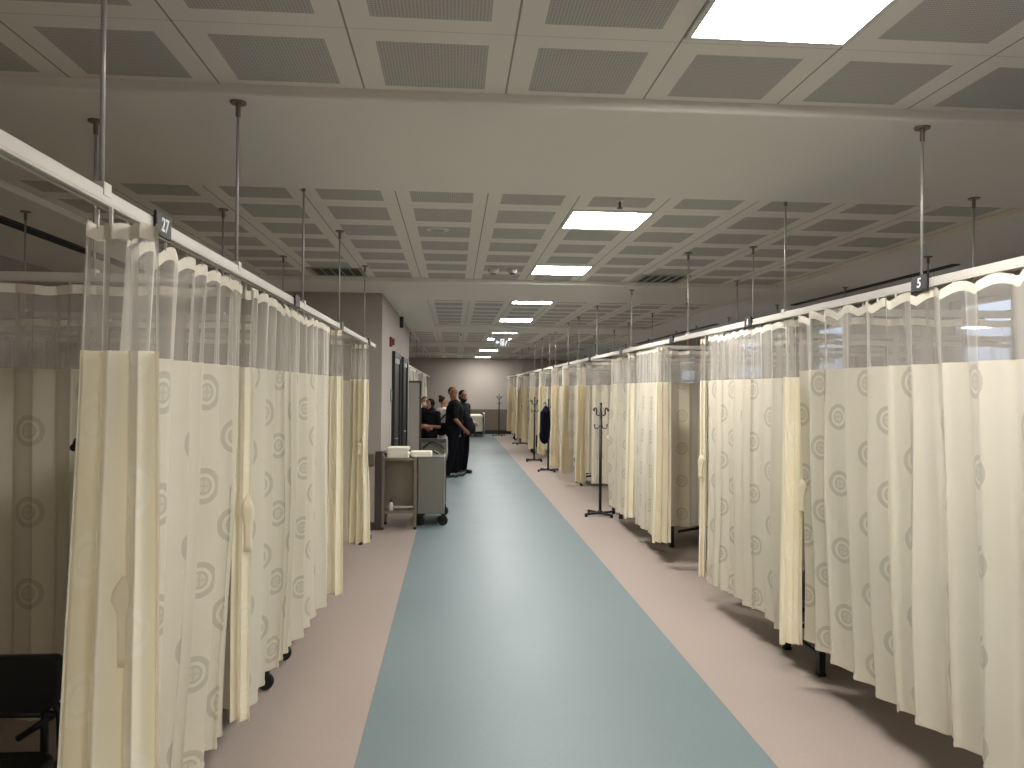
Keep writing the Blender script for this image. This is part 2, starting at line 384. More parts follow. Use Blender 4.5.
# ------------------------------------------------------------------ curtains
def fold_table(L, pitch, rnd, jit=.35):
    xs = [0]; 
    while xs[-1] < L: xs.append(xs[-1] + pitch*(1 + rnd.uniform(-jit, jit)))
    k = L/xs[-1]; return [x*k for x in xs]
def curtain(name, label, y0, y1, X, side, group, pitch=.17, amp=.035, ztop=2.265, zseam=1.885, zbot=.27, sway0=0, sway1=0, seed=1,
            cloth='cloth', ybot0=None, ybot1=None, pinch=0, tie=None, fold_ratio=1.4, axis='y', drop=.028, hook=.17, cat='curtain', uoff=0, ampbot=1.25, omega=.09, one_glider=None):
    """cloth hung along a rail.  side = +1 when the corridor side is +X of the cloth, -1 otherwise.  axis 'y' along the corridor, 'x' across."""
    rnd = random.Random(seed); L = y1-y0
    tab = fold_table(L, pitch, rnd); am = [rnd.uniform(.6, 1.25) for _ in tab]; sk = [rnd.uniform(-.3, .3) for _ in tab]
    nper = 14 if pitch > .1 else 10
    S = []
    for k in range(len(tab)-1):
        for j in range(nper): S.append((k, j/nper))
    S.append((len(tab)-2, 1.0))
    th = thing(name, (X, y0, 0) if axis == 'y' else (y0, X, 0), label, cat, group)
    yb0 = y0 if ybot0 is None else ybot0; yb1 = y1 if ybot1 is None else ybot1
    ph = [rnd.uniform(0, 6.28) for _ in range(4)]
    def pos(k, f, z):
        s = tab[k] + f*(tab[k+1]-tab[k])
        t = (ztop-z)/(ztop-zbot); tt = max(0, min(1, t)); q = s/L
        a = amp*am[k]*(.45 + (ampbot-.45)*min(1, tt*1.6+.15))
        if k+1 < len(am): a = a*(1-f) + f*amp*am[k+1]*(.45 + (ampbot-.45)*min(1, tt*1.6+.15))
        w = 2*PI*f
        off = a*(math.sin(w) + .22*math.sin(2*w+ph[0]+sk[k]*6) + .35*math.sin(2*PI*(s*1.7)+ph[1]+tt*1.2))
        off += .012*math.sin(6*tt+ph[2]+3*s)*tt
        along = s + sk[k]*pitch*.25*math.sin(w)*(.3+tt) + omega*pitch*math.sin(2*w)*(.55+.45*tt)
        if pinch:
            zt = 1.17; g = pinch*math.exp(-((z-zt)/.30)**2); fl = 1 - g + .10*tt
            along = L/2 + (along-L/2)*fl; off *= (1-.5*g/ max(pinch, .01)*pinch)
        yy = y0 + along
        yy += ((yb0-y0)*(1-q) + (yb1-y1)*q)*tt
        xx = X + side*off + (sway0*(1-q) + sway1*q)*tt
        return xx, yy
    # arc length measured at mid height
    arc = [0]; pv = None
    for (k, f) in S:
        p = Vector(pos(k, f, 1.0))
        if pv is not None: arc.append(arc[-1] + (p-pv).length)
        pv = p
    ox, oy = (X, y0) if axis == 'y' else (y0, X)
    def P3(k, f, z, push=0):
        xx, yy = pos(k, f, z); xx += side*push
        return (xx-ox, yy-oy, z) if axis == 'y' else (yy-ox, xx-oy, z)
    def top(i): 
        s = arc[i]; 
        return ztop - drop*(1-abs(math.cos(PI*(s/ (hook*1.3))+ph[3])))*(.7+.6*am[min(S[i][0], len(am)-1)]*.5)
    def bot(i): return zbot + .012*math.sin(arc[i]*3+ph[1]) + .006*math.sin(arc[i]*11)
    hd = .042
    rows = []; uv = []
    for r in range(4):
        rows.append([P3(k, f, top(i) - hd*r/3, .0025*math.sin(PI*r/3)) for i, (k, f) in enumerate(S)])
    m = MB(); m.grid(rows); m.build('heading_tape', 'hem', th, smooth=True)
    rows = []; uv = []; n = 7
    for r in range(n+1):
        rows.append([P3(k, f, (top(i)-hd*.9)*(1-r/n) + zseam*r/n) for i, (k, f) in enumerate(S)]); uv.append([(arc[i], 3-r/n) for i in range(len(S))])
    m = MB(); m.grid(rows, uv); m.build('mesh_panel', 'sheer', th, smooth=True)
    rows = []; uv = []; n = 26
    for r in range(n+1):
        row = []; u = []
        for i, (k, f) in enumerate(S):
            z = (zseam+.008)*(1-r/n) + bot(i)*r/n; row.append(P3(k, f, z, .0015 if r == 0 else 0)); u.append((arc[i]+uoff, z + (seed % 7)*.11))
        rows.append(row); uv.append(u)
    m = MB(); m.grid(rows, uv); cl = m.build('cloth_panel', cloth, th, smooth=True)
    # hem fold along the bottom of the cloth
    rows = [[P3(k, f, bot(i) + .03*q, .003*math.sin(PI*q)+.001) for i, (k, f) in enumerate(S)] for q in (0, .5, 1)]
    uvr = [[(.001, .001) for _ in S] for _ in rows]
    m = MB(); m.grid(rows, uvr); m.build('hem', cloth, cl, smooth=True)
    # small runners that carry the heading in the track
    last = -1
    for i, (k, f) in enumerate(S):
        if arc[i]-last > hook*1.3*.999 or last < 0:
            last = arc[i]; x, y, z = P3(k, f, 2.2); m = MB()
            if one_glider is not None and not (abs(pos(k, f, 2.2)[1] - one_glider) < .03 or (i == len(S)-1)): continue
            m.box(x-.004, x+.004, y-.004, y+.004, top(i)-.01, 2.2745); m.build('glider', 'white_plastic', th)
    if tie is not None:
        ty, tz, tl = tie; i = min(range(len(S)), key=lambda i: abs((pos(*S[i], tz)[1]) - ty))
        k, f = S[i]; x, y, _ = P3(k, f, tz); rows = []; e = side*.03
        # a folded cloth loop hanging from the edge
        w = [.004, .02, .03, .026, .02, .018, .016, .018, .02]
        for r in range(9):
            z = tz - tl*r/8; o = e*(.5+1.2*math.sin(PI*min(1, r/3.2)) *.5 + .25)
            rows.append([(x+o+side*.006*math.cos(q*PI), y+q*w[r], z-.012*abs(q)*(r in (7, 8))) if axis == 'y' else (x+q*w[r], y+o, z) for q in (-1, -.5, 0, .5, 1)])
        m = MB(); m.grid(rows, [[(.001, .001)]*5]*9)
        to = m.build('tie_loop', 'reverse', th, smooth=True)
        sd = to.modifiers.new('cloth', 'SOLIDIFY'); sd.thickness = .006
    return th
GL = 'cubicle curtains along the left rail'; GR = 'cubicle curtains along the right rail'
def pull(label, y0, y1, X, side, group, seed, **kw):
    d = dict(pitch=(y1-y0)/5.2, amp=.05, pinch=.28, cloth='reverse', drop=.01); d.update(kw)
    return curtain('curtain', label, y0, y1, X, side, group, seed=seed, **d)

def flap(label, y, x0, x1, group, seed, zbot=.25, n=3.2, amp=.032, pinch=.0, tie=None, zseam=1.885, ztop=2.25, cloth='reverse', flare=.03, **kw):
    """a curtain edge turned across the corridor so that its reverse side faces along it"""
    d = dict(pitch=(x1-x0)/n, amp=amp, zbot=zbot, zseam=zseam, ztop=ztop, cloth=cloth, seed=seed, pinch=pinch, tie=tie, axis='x', drop=.008, hook=.1, ybot0=x0-flare, ybot1=x1+flare*.6, one_glider=min(max(x0+.01, XL if x0 < 0 else XR), x1-.01))
    d.update(kw)
    return curtain('curtain', label, x0, x1, y, -1, group, **d)
# left row
flap('cream curtain edge with hanging tie turned towards the viewer below the number 27 sign', 2.13, -.985, -.792, GL, 3, zbot=.2, n=2.6, amp=.042, omega=.14, ztop=2.238, zseam=1.887, tie=(-.875, 1.29, .24), flare=.06)
curtain('curtain', 'patterned curtain just past the turned cream edge under the number 27 sign', 2.3, 3.56, XL-.02, 1, GL, pitch=.155, amp=.03, zbot=.28, sway0=-.09, sway1=-.06, seed=11, drop=.05, hook=.16)
flap('short cream curtain edge with a tie between the two patterned left curtains', 3.61, -1.01, -.92, GL, 12, zbot=.28, n=2, amp=.02, tie=(-.93, 1.31, .26), flare=0)
curtain('curtain', 'long patterned curtain on the left rail between two cream edges', 3.67, 5.9, XL-.01, 1, GL, pitch=.2, amp=.03, zbot=.25, sway0=-.06, sway1=-.0, seed=12, drop=.03)
flap('cream curtain edge with a tie at the end of the long left patterned curtain', 5.98, -.99, -.85, GL, 13, zbot=.22, n=2.5, tie=(-.92, 1.27, .24))
flap('narrow cream curtain tied in the middle before the grey partition wall', 7.9, -1.04, -.87, GL, 14, zbot=.24, n=4, amp=.05, pinch=.22, tie=(-.95, 1.25, .12), flare=.05)

# right row
curtain('curtain', 'wide patterned curtain under the number 5 sign', 1.2, 4.6, XR-.02, -1, GR, pitch=.25, amp=.036, zseam=1.925, ztop=2.275, zbot=.27, sway0=.12, sway1=.06, seed=21, drop=.035, hook=.2)
flap('cream curtain edge with hanging tie between the number 5 and number 6 signs', 4.62, 2.03, 2.155, GR, 22, zbot=.25, n=2.4, amp=.022, tie=(2.13, 1.27, .2), flare=.01)
curtain('curtain', 'patterned curtain drawn below the number 6 sign', 4.72, 6.3, XR-.0, -1, GR, pitch=.17, amp=.032, zbot=.24, sway0=.05, sway1=.0, seed=23)
flap('narrow cream curtain edge with a tie beyond the number 6 sign', 6.4, 2.085, 2.15, GR, 24, zbot=.24, n=2, amp=.02, tie=(2.06, 1.27, .2), flare=0)
flap('cream curtain edge closing the gap where a black bed base shows', 7.75, 2.065, 2.215, GR, 25, zbot=.24, n=2.6)
curtain('curtain', 'short patterned curtain between two cream edges behind the nearest coat stand', 7.95, 9.0, XR+.03, -1, GR, pitch=.15, amp=.028, zbot=.25, seed=26)
flap('cream folded curtain edge with a tie beside the short patterned curtain', 9.25, 2.11, 2.31, GR, 27, zbot=.24, n=2.5, tie=(2.26, 1.2, .16))
curtain('curtain', 'patterned curtain ending at the nearest coat stand', 9.4, 10.6, XR+.06, -1, GR, pitch=.15, amp=.028, zbot=.22, seed=28, tie=(10.5, 1.2, .2))
far = [(12.9, 2.08, 2.22, 'first tied curtain beyond the nearest coat stand'), (14.3, 2.02, 2.15, 'second tied curtain beyond the nearest coat stand'), (15.6, 1.99, 2.13, 'third tied curtain beyond the nearest coat stand'),
       (18.5, 2.05, 2.2, 'tied curtain just before the tall coat stand on the beige floor'), (20.2, 2.0, 2.14, 'tied curtain just past the tall coat stand on the beige floor'), (23.0, 2.06, 2.2, 'fourth tied curtain from the far wall'),
       (24.5, 2.0, 2.15, 'third tied curtain from the far wall'), (26.9, 2.05, 2.2, 'second tied curtain from the far wall'), (29.0, 2.03, 2.2, 'tied curtain closest to the far wall')]
for i, (y, x0, x1, lb) in enumerate(far):
    flap(lb + ' on the right', y, x0, x1, GR, 31+i, zbot=.25, n=5, amp=.06, pinch=[.12, .3, .2][i % 3], flare=.025)
# far left bays beyond the block of rooms
FL = [(16.6, 19.4, 'pale curtain behind the grey screen beyond the dark doors'), (20.4, 22.8, 'middle pale curtain behind the people on the left'), (24.2, 26.4, 'pale curtain on the left closest to the far wall')]
for i, (a, b, lb) in enumerate(FL):
    pull(lb, a, b, -.98, 1, 'curtains on the far left rail', 51+i, zbot=.25, amp=.06, pitch=.3, pinch=.1)

# ------------------------------------------------------------------ rails with hanging rods
def under(x, y):
    for y0, y1 in ((3.29, 4.79), (8.85, 10.6), (15.05, 16.5), (20.7, 22.2), (26.3, 27.8)):
        if y0 <= y <= y1: return ZS
    if x < XT0 or x > XT1: return ZS
    return ZT
def rod_parts(t, px, py, wx, wy):
    zc = under(wx, wy)
    m = MB(); m.tube([(px, py, 2.318), (px, py, zc-.02)], .0065, 10); r = m.build('hanging_rod', 'rod', t, smooth=True)
    m = MB(); m.lathe([(.034, -.008), (.034, 0)], (px, py, zc-.0005)); m.lathe([(.0105, -.065), (.0105, -.008)], (px, py, zc)); m.build('ceiling_flange', 'steel', r)
    bx(px-.016, px+.016, py-.022, py+.022, 2.30, 2.335).build('track_clamp', 'alu', r)
def rail(label, x, y0, y1, rods, group):
    t = thing('curtain_rail', (x, y0, 0), label, 'curtain rail', group)
    m = MB(); m.box(-.014, .014, 0, y1-y0, 2.283, 2.318); m.box(-.018, -.011, 0, y1-y0, 2.275, 2.283); m.box(.011, .018, 0, y1-y0, 2.275, 2.283)
    m.build('track', 'alu', t, bevel=.003)
    for y in rods: rod_parts(t, 0, y-y0, x, y)
    m = MB(); m.box(-.02, .02, y1-y0, y1-y0+.012, 2.2755, 2.322); m.build('end_cap', 'white_plastic', t)
    return t
rail('long white ceiling-hung curtain rail on the left side of the corridor', XL, -3.9, 9.06, [-2.4, -.8, .8, 2.1, 3.36, 4.8, 6.29, 8.05], 'corridor curtain rails')
rail('long white ceiling-hung curtain rail on the right side of the corridor', XR, -3.9, 31.1, [-1.4, .4, 1.95, 3.37, 4.83, 6.9, 9.15, 11.4, 13.1, 14.3, 16.1, 17.1, 18.6, 20.3, 21.9, 24.1, 26.1, 28.7], 'corridor curtain rails')
rail('white curtain rail on the left beyond the block with dark doors', -.98, 16.2, 31.1, [17.3, 20, 23, 26, 29], 'corridor curtain rails')
def cross_rail(label, y, x0, x1, rods, group):
    t = thing('divider_rail', (x0, y, 0), label, 'curtain rail', group)
    m = MB(); m.box(0, x1-x0, -.014, .014, 2.283, 2.318); m.box(0, x1-x0, -.018, -.011, 2.275, 2.283); m.box(0, x1-x0, .011, .018, 2.275, 2.283)
    m.build('track', 'alu', t, bevel=.003)
    for x in rods: rod_parts(t, x-x0, 0, x, y)
    m = MB(); m.box(x1-x0-.008 if x1 > 3 else 0, x1-x0 if x1 > 3 else .008, -.03, .03, 2.2755, 2.33); m.build('wall_bracket', 'white_plastic', t)
LD = [(3.66, 'first'), (5.62, 'second'), (7.55, 'third')]
for i, (y, o) in enumerate(LD):
    cross_rail('white rail of the %s bay divider on the left side' % o, y, XW0+.01, XL-.022, [-1.65, -3.0], 'bay divider rails')
    curtain('divider_curtain', 'curtain dividing the bays on the left, %s from the viewer' % o, XW0+.05, XL-.08, y, -1, 'bay divider curtains', pitch=.2, amp=.022, zbot=.3, zseam=1.87, seed=60+i, cloth='divider_cloth', axis='x', drop=.012, cat='curtain', hook=.3)
RD = [(2.6, 'beside the number 5 curtain'), (4.56, 'between the bays of signs 5 and 6'), (6.55, 'just past the number 6 bay'), (8.58, 'seen through the gap with the black bed base'), (10.45, 'behind the patterned curtain at the nearest coat stand'),
      (12.35, 'seen behind the nearest coat stand'), (14.05, 'beside the second tied curtain past the coat stand'), (15.35, 'beside the third tied curtain past the coat stand'), (17.6, 'just before the coat stand with the jacket'),
      (20.0, 'just past the coat stand with the jacket'), (22.3, 'fourth from the far wall'), (24.2, 'third from the far wall'), (26.3, 'second from the far wall'), (28.4, 'closest to the far wall')]
for i, (y, o) in enumerate(RD):
    xr = [3.22, 4.5] if i != 2 else [2.6, 4.2]
    cross_rail('white divider rail on the right, ' + o, y, XR+.022, XW1-.01, xr, 'bay divider rails')
    curtain('divider_curtain', 'divider curtain on the right, ' + o, XR+.1, XW1-.08, y, -1, 'bay divider curtains', pitch=.22, amp=.022, zbot=.28, seed=70+i, cloth='divider_cloth', axis='x', drop=.012, hook=.3)

# ------------------------------------------------------------------ number signs on the rails
def text_mesh(body, size, name, mat, parent, mtx):
    cu = bpy.data.curves.new(name, 'FONT'); cu.body = body; cu.size = size; cu.extrude = .0012; cu.align_x = 'CENTER'; cu.align_y = 'CENTER'; cu.offset = size*.018; cu.shear = .12
    o = bpy.data.objects.new(name, cu); COL.objects.link(o)
    me = bpy.data.meshes.new_from_object(o.evaluated_get(bpy.context.evaluated_depsgraph_get()))
    bpy.data.objects.remove(o); me.materials.append(M[mat])
    t = bpy.data.objects.new(name, me); COL.objects.link(t); t.parent = parent; t.matrix_local = mtx
    return t
def sign(x, y, face, digits, label):
    t = thing('number_sign', (x, y, 2.30), label, 'sign', 'bay number signs on the rails')
    xs = .026*face
    bx(min(xs, xs-.01*face), max(xs, xs-.01*face), -.062, .062, -.036, .038).build('plate', 'sign_black', t, bevel=.003)
    bx(-.02, .02, -.02, .02, -.001+.018, .030).build('clip', 'sign_black', t)
    if digits:
        # lettering faces the corridor
        if face > 0: R = Matrix(((0, 0, 1), (1, 0, 0), (0, 1, 0))).to_4x4()
        else: R = Matrix(((0, 0, -1), (-1, 0, 0), (0, 1, 0))).to_4x4()
        text_mesh(digits, .06, 'digits', 'sign_white', t, Matrix.Translation((xs+.0012*face, 0, 0)) @ R)
sign(XL, 2.47, 1, '27', 'black sign with white 27 on the left rail')
sign(XL, 4.53, 1, '', 'small black sign clipped to the left rail above the long patterned curtain')
sign(XL, 6.33, 1, '', 'small black sign on the left rail above the tied edge')
sign(XL, 8.35, 1, '', 'small black sign at the end of the left rail')
sign(XR, 3.35, -1, '5', 'black sign with white 5 on the right rail')
sign(XR, 5.40, -1, '6', 'small black sign with white 6 on the right rail')
for y, lb in ((7.36, 'above the gap with the black bed base'), (9.65, 'above the patterned curtain at the nearest coat stand'), (11.9, 'just past the nearest coat stand'), (14.1, 'above the second tied curtain past the coat stand'),
              (16.3, 'above the third tied curtain past the coat stand'), (18.4, 'above the coat stand with the jacket')):
    sign(XR, y, -1, '', 'black number sign on the right rail ' + lb)

# ------------------------------------------------------------------ ceiling fittings
def round_fit(name, x, y, prof, label, cat, mat='white_plastic', extra=None):
    t = thing(name, (x, y, under(x, y)), label, cat)
    m = MB(); m.lathe(prof); m.build('housing', mat, t, smooth=False)
    if extra: extra(t)
def dark_ring(t):
    m = MB(); m.lathe([(.028, -.058), (.032, -.05)]); m.build('sensor', 'dark_grey', t)
round_fit('smoke_detector', .40, 8.05, [(.02, -.055), (.045, -.05), (.055, -.03), (.06, -.012), (.06, -.001)], 'round smoke detector on the left of a close pair on the ceiling', 'smoke detector', extra=dark_ring)
round_fit('smoke_detector', .60, 8.05, [(.018, -.05), (.04, -.045), (.05, -.028), (.055, -.012), (.055, -.001)], 'smaller round smoke detector on the right of a close pair on the ceiling', 'smoke detector', extra=dark_ring)
def spk(t):
    m = MB(); m.lathe([(.05, -.012), (.06, -.009)]); m.build('grille', 'grey_panel', t)
round_fit('ceiling_speaker', -.14, 6.15, [(.06, -.009), (.085, -.006), (.09, -.001)], 'flat round speaker set in a ceiling tile past the first beam', 'speaker', extra=spk)
def sprink(t):
    m = MB(); m.tube([(0, 0, -.01), (0, 0, -.05)], .008); m.lathe([(.018, -.058), (.02, -.053)]); m.build('nozzle', 'dark_grey', t)
round_fit('sprinkler', 1.09, 5.05, [(.02, -.012), (.028, -.006), (.028, -.001)], 'small dark sprinkler head in front of the second light panel', 'sprinkler', extra=sprink)
round_fit('sprinkler', .15, 17.4, [(.02, -.012), (.028, -.006), (.028, -.001)], 'small dark sprinkler head on the ceiling left of the exit sign', 'sprinkler', extra=sprink)
def vent(x0, x1, y0, y1, label):
    t = thing('ceiling_vent', ((x0+x1)/2, (y0+y1)/2, ZT), label, 'ceiling vent', 'louvred ceiling vents')
    a, b = (x1-x0)/2, (y1-y0)/2; f = MB()
    f.box(-a, a, -b, -b+.025, -.012, -.001); f.box(-a, a, b-.025, b, -.012, -.001); f.box(-a, -a+.025, -b+.025, b-.025, -.012, -.001); f.box(a-.025, a, -b+.025, b-.025, -.012, -.001)
    f.build('frame', 'grey_panel', t); bx(-a+.025, a-.025, -b+.025, b-.025, -.004, -.001).build('duct_opening', 'slot', t)
    n = 6
    for k in range(n):
        q = -a+.04 + (2*a-.08)*k/(n-1)
        m = MB(); m.box(-.002, .012, -b+.026, b-.026, -.002, .002, Matrix.Translation((q, 0, -.009)) @ Matrix.Rotation(.5, 4, 'Y')); m.build('louvre', 'grey_panel', t)
vent(2.03, 2.58, 8.25, 8.8, 'dark louvred ceiling vent above the right rail')
vent(-1.56, -.98, 8.2, 8.76, 'dark louvred ceiling vent above the left rail')
def slot(x, y0, y1, label, w=.04):
    t = thing('slot_diffuser', (x, y0, ZS), label, 'ceiling vent', 'long slot vents in the ceiling border')
    L = y1-y0; m = MB(); m.box(-w, -w+.015, 0, L, -.012, -.001); m.box(w-.015, w, 0, L, -.012, -.001); m.box(-w+.015, w-.015, 0, .02, -.012, -.001); m.box(-w+.015, w-.015, L-.02, L, -.012, -.001); m.build('frame', 'dark_grey', t)
    bx(-w+.015, w-.015, .02, L-.02, -.004, -.001).build('opening', 'slot', t)
    bx(-.004, .004, .02, L-.02, -.011, -.004).build('bar', 'dark_grey', t)
slot(4.7, 6.9, 10.4, 'long dark slot vent in the ceiling border above the right bays')
slot(4.7, 13.5, 19.5, 'long dark slot vent in the right ceiling border beyond the first one')
slot(-3.32, 3.2, 9.2, 'long dark slot vent in the ceiling border above the left bays', .07)

# exit sign hanging over the corridor
t = thing('exit_sign', (1.07, 17.55, 2.88), 'small hanging exit sign with white arrow and doorway symbols', 'exit sign')
bx(-.17, .17, -.02, .02, -.1, .1).build('housing', 'dark_grey', t, bevel=.004)
pn = bx(-.155, .155, -.024, -.02, -.085, .085).build('lit_panel', 'exit_panel', t)
sy = MB(); yq = -.026
def flat(pts): 
    n = len(pts); i = len(sy.v); sy.v += [(x, yq, z) for x, z in pts]; sy.v += [(x, yq+.002, z) for x, z in pts]
    sy.f.append(tuple(range(i, i+n))); sy.f.append(tuple(range(i+n, i+2*n))[::-1])
    for k in range(n): sy.f.append((i+k, i+n+k, i+n+(k+1) % n, i+(k+1) % n))
flat([(-.135, 0), (-.09, .05), (-.09, .018), (-.045, .018), (-.045, -.018), (-.09, -.018), (-.09, -.05)])
flat([(-.02, -.075), (.0, -.075), (.0, .055), (.045, .055), (.045, -.075), (.065, -.075), (.065, .075), (-.02, .075)])
flat([(.012, -.075), (.034, -.075), (.034, .03), (.012, .03)])
flat([(.085, -.07), (.10, -.07), (.118, -.01), (.145, .045), (.125, .05), (.10, .01), (.09, -.02)])
sy.build('symbols', 'exit_white', pn)
m = MB(); m.tube([(-.1, 0, .1), (-.1, 0, .185)], .006); m.build('hanger', 'rod', t); m = MB(); m.tube([(.1, 0, .1), (.1, 0, .185)], .006); m.build('hanger', 'rod', t)

# wall fittings on the block
t = thing('fire_alarm', (BLK[2], 11.1, 2.47), 'red fire alarm sounder high on the corridor wall', 'fire alarm')
bx(.0005, .035, -.07, .07, -.07, .07).build('back_box', 'red', t, bevel=.01)
m = MB(); m.disc((.05, 0, 0), (1, 0, 0), .05, .04); m.build('sounder', 'red', t, smooth=False)
t = thing('emergency_light', (BLK[2], 13.1, 2.93), 'small dark grey box fitted high on the corridor wall over the doors', 'emergency light')
bx(.0005, .06, -.05, .05, -.1, .085).build('housing', 'dark_grey', t, bevel=.006); bx(.06, .064, -.04, .04, -.08, .06).build('lens', 'grey_panel', t)
for y, lb in ((11.36, 'grey green door sign on the wall before the first dark door'), (14.98, 'grey green door sign on the wall past the second dark door')):
    t = thing('door_sign', (BLK[2], y, 1.70), lb, 'sign', 'door signs by the dark doors')
    bx(.0005, .012, -.09, .09, -.09, .09).build('plate', 'door_sign', t, bevel=.002); bx(.012, .0135, -.07, .07, -.06, .06).build('insert', 'grey_panel', t)

# ------------------------------------------------------------------ coat stands
def coat_stand(x, y, label, rz=0, h=1.62):
    t = thing('coat_stand', (x, y, 0), label, 'coat stand', 'black coat stands in the bays', rz)
    m = MB(); m.tube([(0, 0, .03), (0, 0, h-.12)], .021, 12); m.tube([(0, 0, h-.13), (0, 0, h-.02)], .013, 12); m.ell((0, 0, h-.012), (.02, .02, .02)); m.build('pole', 'black', t, smooth=True)
    for k in range(4):
        a = k*PI/2+.2; c, s = math.cos(a), math.sin(a)
        m = MB(); m.box(.015, .27, -.018, .018, .022, .05, Matrix.Rotation(a, 4, 'Z')); f = m.build('foot', 'black', t, bevel=.004)
        m = MB(); m.lathe([(.02, .0005), (.023, .01), (.02, .026)], (.255*c, .255*s, 0), 14); m.build('glide', 'rubber', f)
    m = MB(); m.lathe([(.04, .02), (.045, .03), (.04, .055), (.024, .075)]); m.build('hub', 'black', t)
    for tier, (zz, sc) in enumerate(((h-.17, 1.0), (h-.34, .75))):
        for k in range(4):
            a = k*PI/2 + .35 + tier*.78; pts = []
            prof = [(0, 0), (.03, -.012), (.06, -.005), (.075, .02), (.07, .05), (.078, .085), (.1, .1), (.122, .088), (.128, .065)] if tier == 0 else [(0, .03), (.02, -.02), (.05, -.045), (.085, -.035), (.1, 0), (.098, .03)]
            for r, z in prof: pts.append((math.cos(a)*(r*sc+.015), math.sin(a)*(r*sc+.015), zz+z*sc))
            m = MB(); m.tube(pts, .008, 8); m.ell(pts[-1], (.013, .013, .013), 10, 6); m.build('hook', 'black', t, smooth=True)
    return t
coat_stand(2.12, 11.0, 'black coat stand with curled hooks standing by the nearest right opening', .3)
coat_stand(2.04, 19.4, 'tall black coat stand on the beige floor halfway down the right row', .5)
coat_stand(1.76, 29.9, 'black coat stand by the far wall', .2)
coat_stand(-1.15, 2.76, 'black coat stand mostly hidden behind the gathered curtain under sign 27', 1.9, 1.7)
coat_stand(-1.2, 9.2, 'black coat stand behind the last tied curtain on the left', .4, 1.68)
coat_stand(2.10, 17.0, 'black coat stand holding the dark jacket', .3, 1.6)
coat_stand(2.2, 25.4, 'black coat stand seen between far right curtains', .9, 1.6)
# dark jacket on a stand
t = thing('jacket', (2.03, 16.93, 0), 'dark navy jacket hanging from a coat stand between right curtains', 'jacket')
def blob(name, mat, parent, caps=(), ells=(), voxel=.012, smooth=4, boxes=()):
    m = MB()
    for a in caps: m.cap(*a)
    for a in ells: m.ell(*a)
    for a in boxes: m.box(*a)
    o = m.build(name, mat, parent)
    r = o.modifiers.new('join', 'REMESH'); r.mode = 'VOXEL'; r.voxel_size = voxel; r.use_smooth_shade = True
    s = o.modifiers.new('relax', 'SMOOTH'); s.iterations = smooth; s.factor = .5
    dg = bpy.context.evaluated_depsgraph_get(); me = bpy.data.meshes.new_from_object(o.evaluated_get(dg))
    o.modifiers.clear(); old = o.data; o.data = me; bpy.data.meshes.remove(old)
    me.polygons.foreach_set('use_smooth', [True]*len(me.polygons))
    return o
M['navy'] = plain('dark_navy_cloth', (.008, .009, .02), .85, spec=.08)
blob('shell', 'navy', t, ells=[((0, 0, 1.05), (.11, .13, .42)), ((0, 0, 1.3), (.1, .14, .12)), ((-.02, .02, .8), (.12, .12, .2))], voxel=.02)
blob('sleeve', 'navy', t, caps=[((-.08, -.13, 1.3), (-.1, -.14, .8), .06, .045)], voxel=.015)
blob('sleeve', 'navy', t, caps=[((.02, .15, 1.3), (.03, .16, .8), .06, .045)], voxel=.015)

# ------------------------------------------------------------------ treatment couches in the bays
def couch(x, y, label, L=1.85, W=.64, foot=1, base=True, zt=.60, rz=0, casters=True):
    """foot end at (x, y); length runs away from the corridor (foot = -1: towards -X)"""
    t = thing('treatment_couch', (x, y, 0), label, 'bed', 'black treatment couches in the bays', 0 if foot > 0 else PI)
    m = MB(); n = 14; P = []
    prof = []
    for k in range(n+1):       # cross-section of the pad along its length end
        pass
    xs = [0, .01, .03, .08, .14, .22, L-.2, L-.05, L]; lo = [zt-.10, zt-.13, zt-.16, zt-.205, zt-.232, zt-.24, zt-.24, zt-.2, zt-.12]; hi = [zt-.03, zt-.008, zt, zt, zt, zt, zt, zt, zt-.03]
    for x_, a, b in zip(xs, lo, hi):
        ring = []
        for q in range(20):
            th = 2*PI*q/20; cy, cz = math.cos(th), math.sin(th)
            e = .28; ry = math.copysign(abs(cy)**e, cy); rz_ = math.copysign(abs(cz)**e, cz)
            ring.append((x_, ry*W/2, (a+b)/2 + rz_*(b-a)/2))
        ring.append(ring[0]); P.append(ring)
    m.grid(P); 
    for R in (P[0], P[-1]):
        i = len(m.v); m.v += R[:-1]; m.f.append(tuple(range(i, i+20)))
    m.build('pad', 'vinyl_black', t, smooth=True)
    m = MB(); zf = zt-.25
    for s in (-1, 1): m.box(.05, L-.05, s*(W/2-.07)-.02, s*(W/2-.07)+.02, zf-.04, zf)
    for q in (.08, L/2, L-.1): m.box(q-.02, q+.02, -W/2+.09, W/2-.09, zf-.04, zf)
    m.build('frame', 'black', t)
    for q in (.055, L-.14):
        for s in (-1, 1):
            yq_ = s*(W/2-.07)
            l = bx(q-.02, q+.02, yq_-.02, yq_+.02, .115 if casters else .012, zf-.04).build('leg', 'black', t)
            m = MB()
            if not casters:
                m.box(q-.024, q+.024, yq_-.024, yq_+.024, .0005, .02); m.build('foot_cap', 'rubber', l); continue
            m.disc((q, yq_, .05), (0, 1, 0), .0495, .03); m.box(q-.02, q+.02, yq_-.022, yq_+.022, .085, .115); m.build('caster', 'rubber', l)
        bx(q-.016, q+.016, -W/2+.09, W/2-.09, .14 if casters else .10, .175 if casters else .135).build('base_bar', 'black', t)
    for s in (-1, 1):
        m = MB(); m.tube([(.14, s*(W/2-.11), .17), (.62, s*(W/2-.11), zf-.03)], .016, 8); m.build('brace', 'black', t)
    return t
couch(-1.05, 4.95, 'black wheeled couch behind the long left patterned curtain', foot=-1, zt=.55)
couch(2.29, 5.0, 'black couch whose base shows under the overlapping cream edge', foot=1, zt=.55, casters=False)
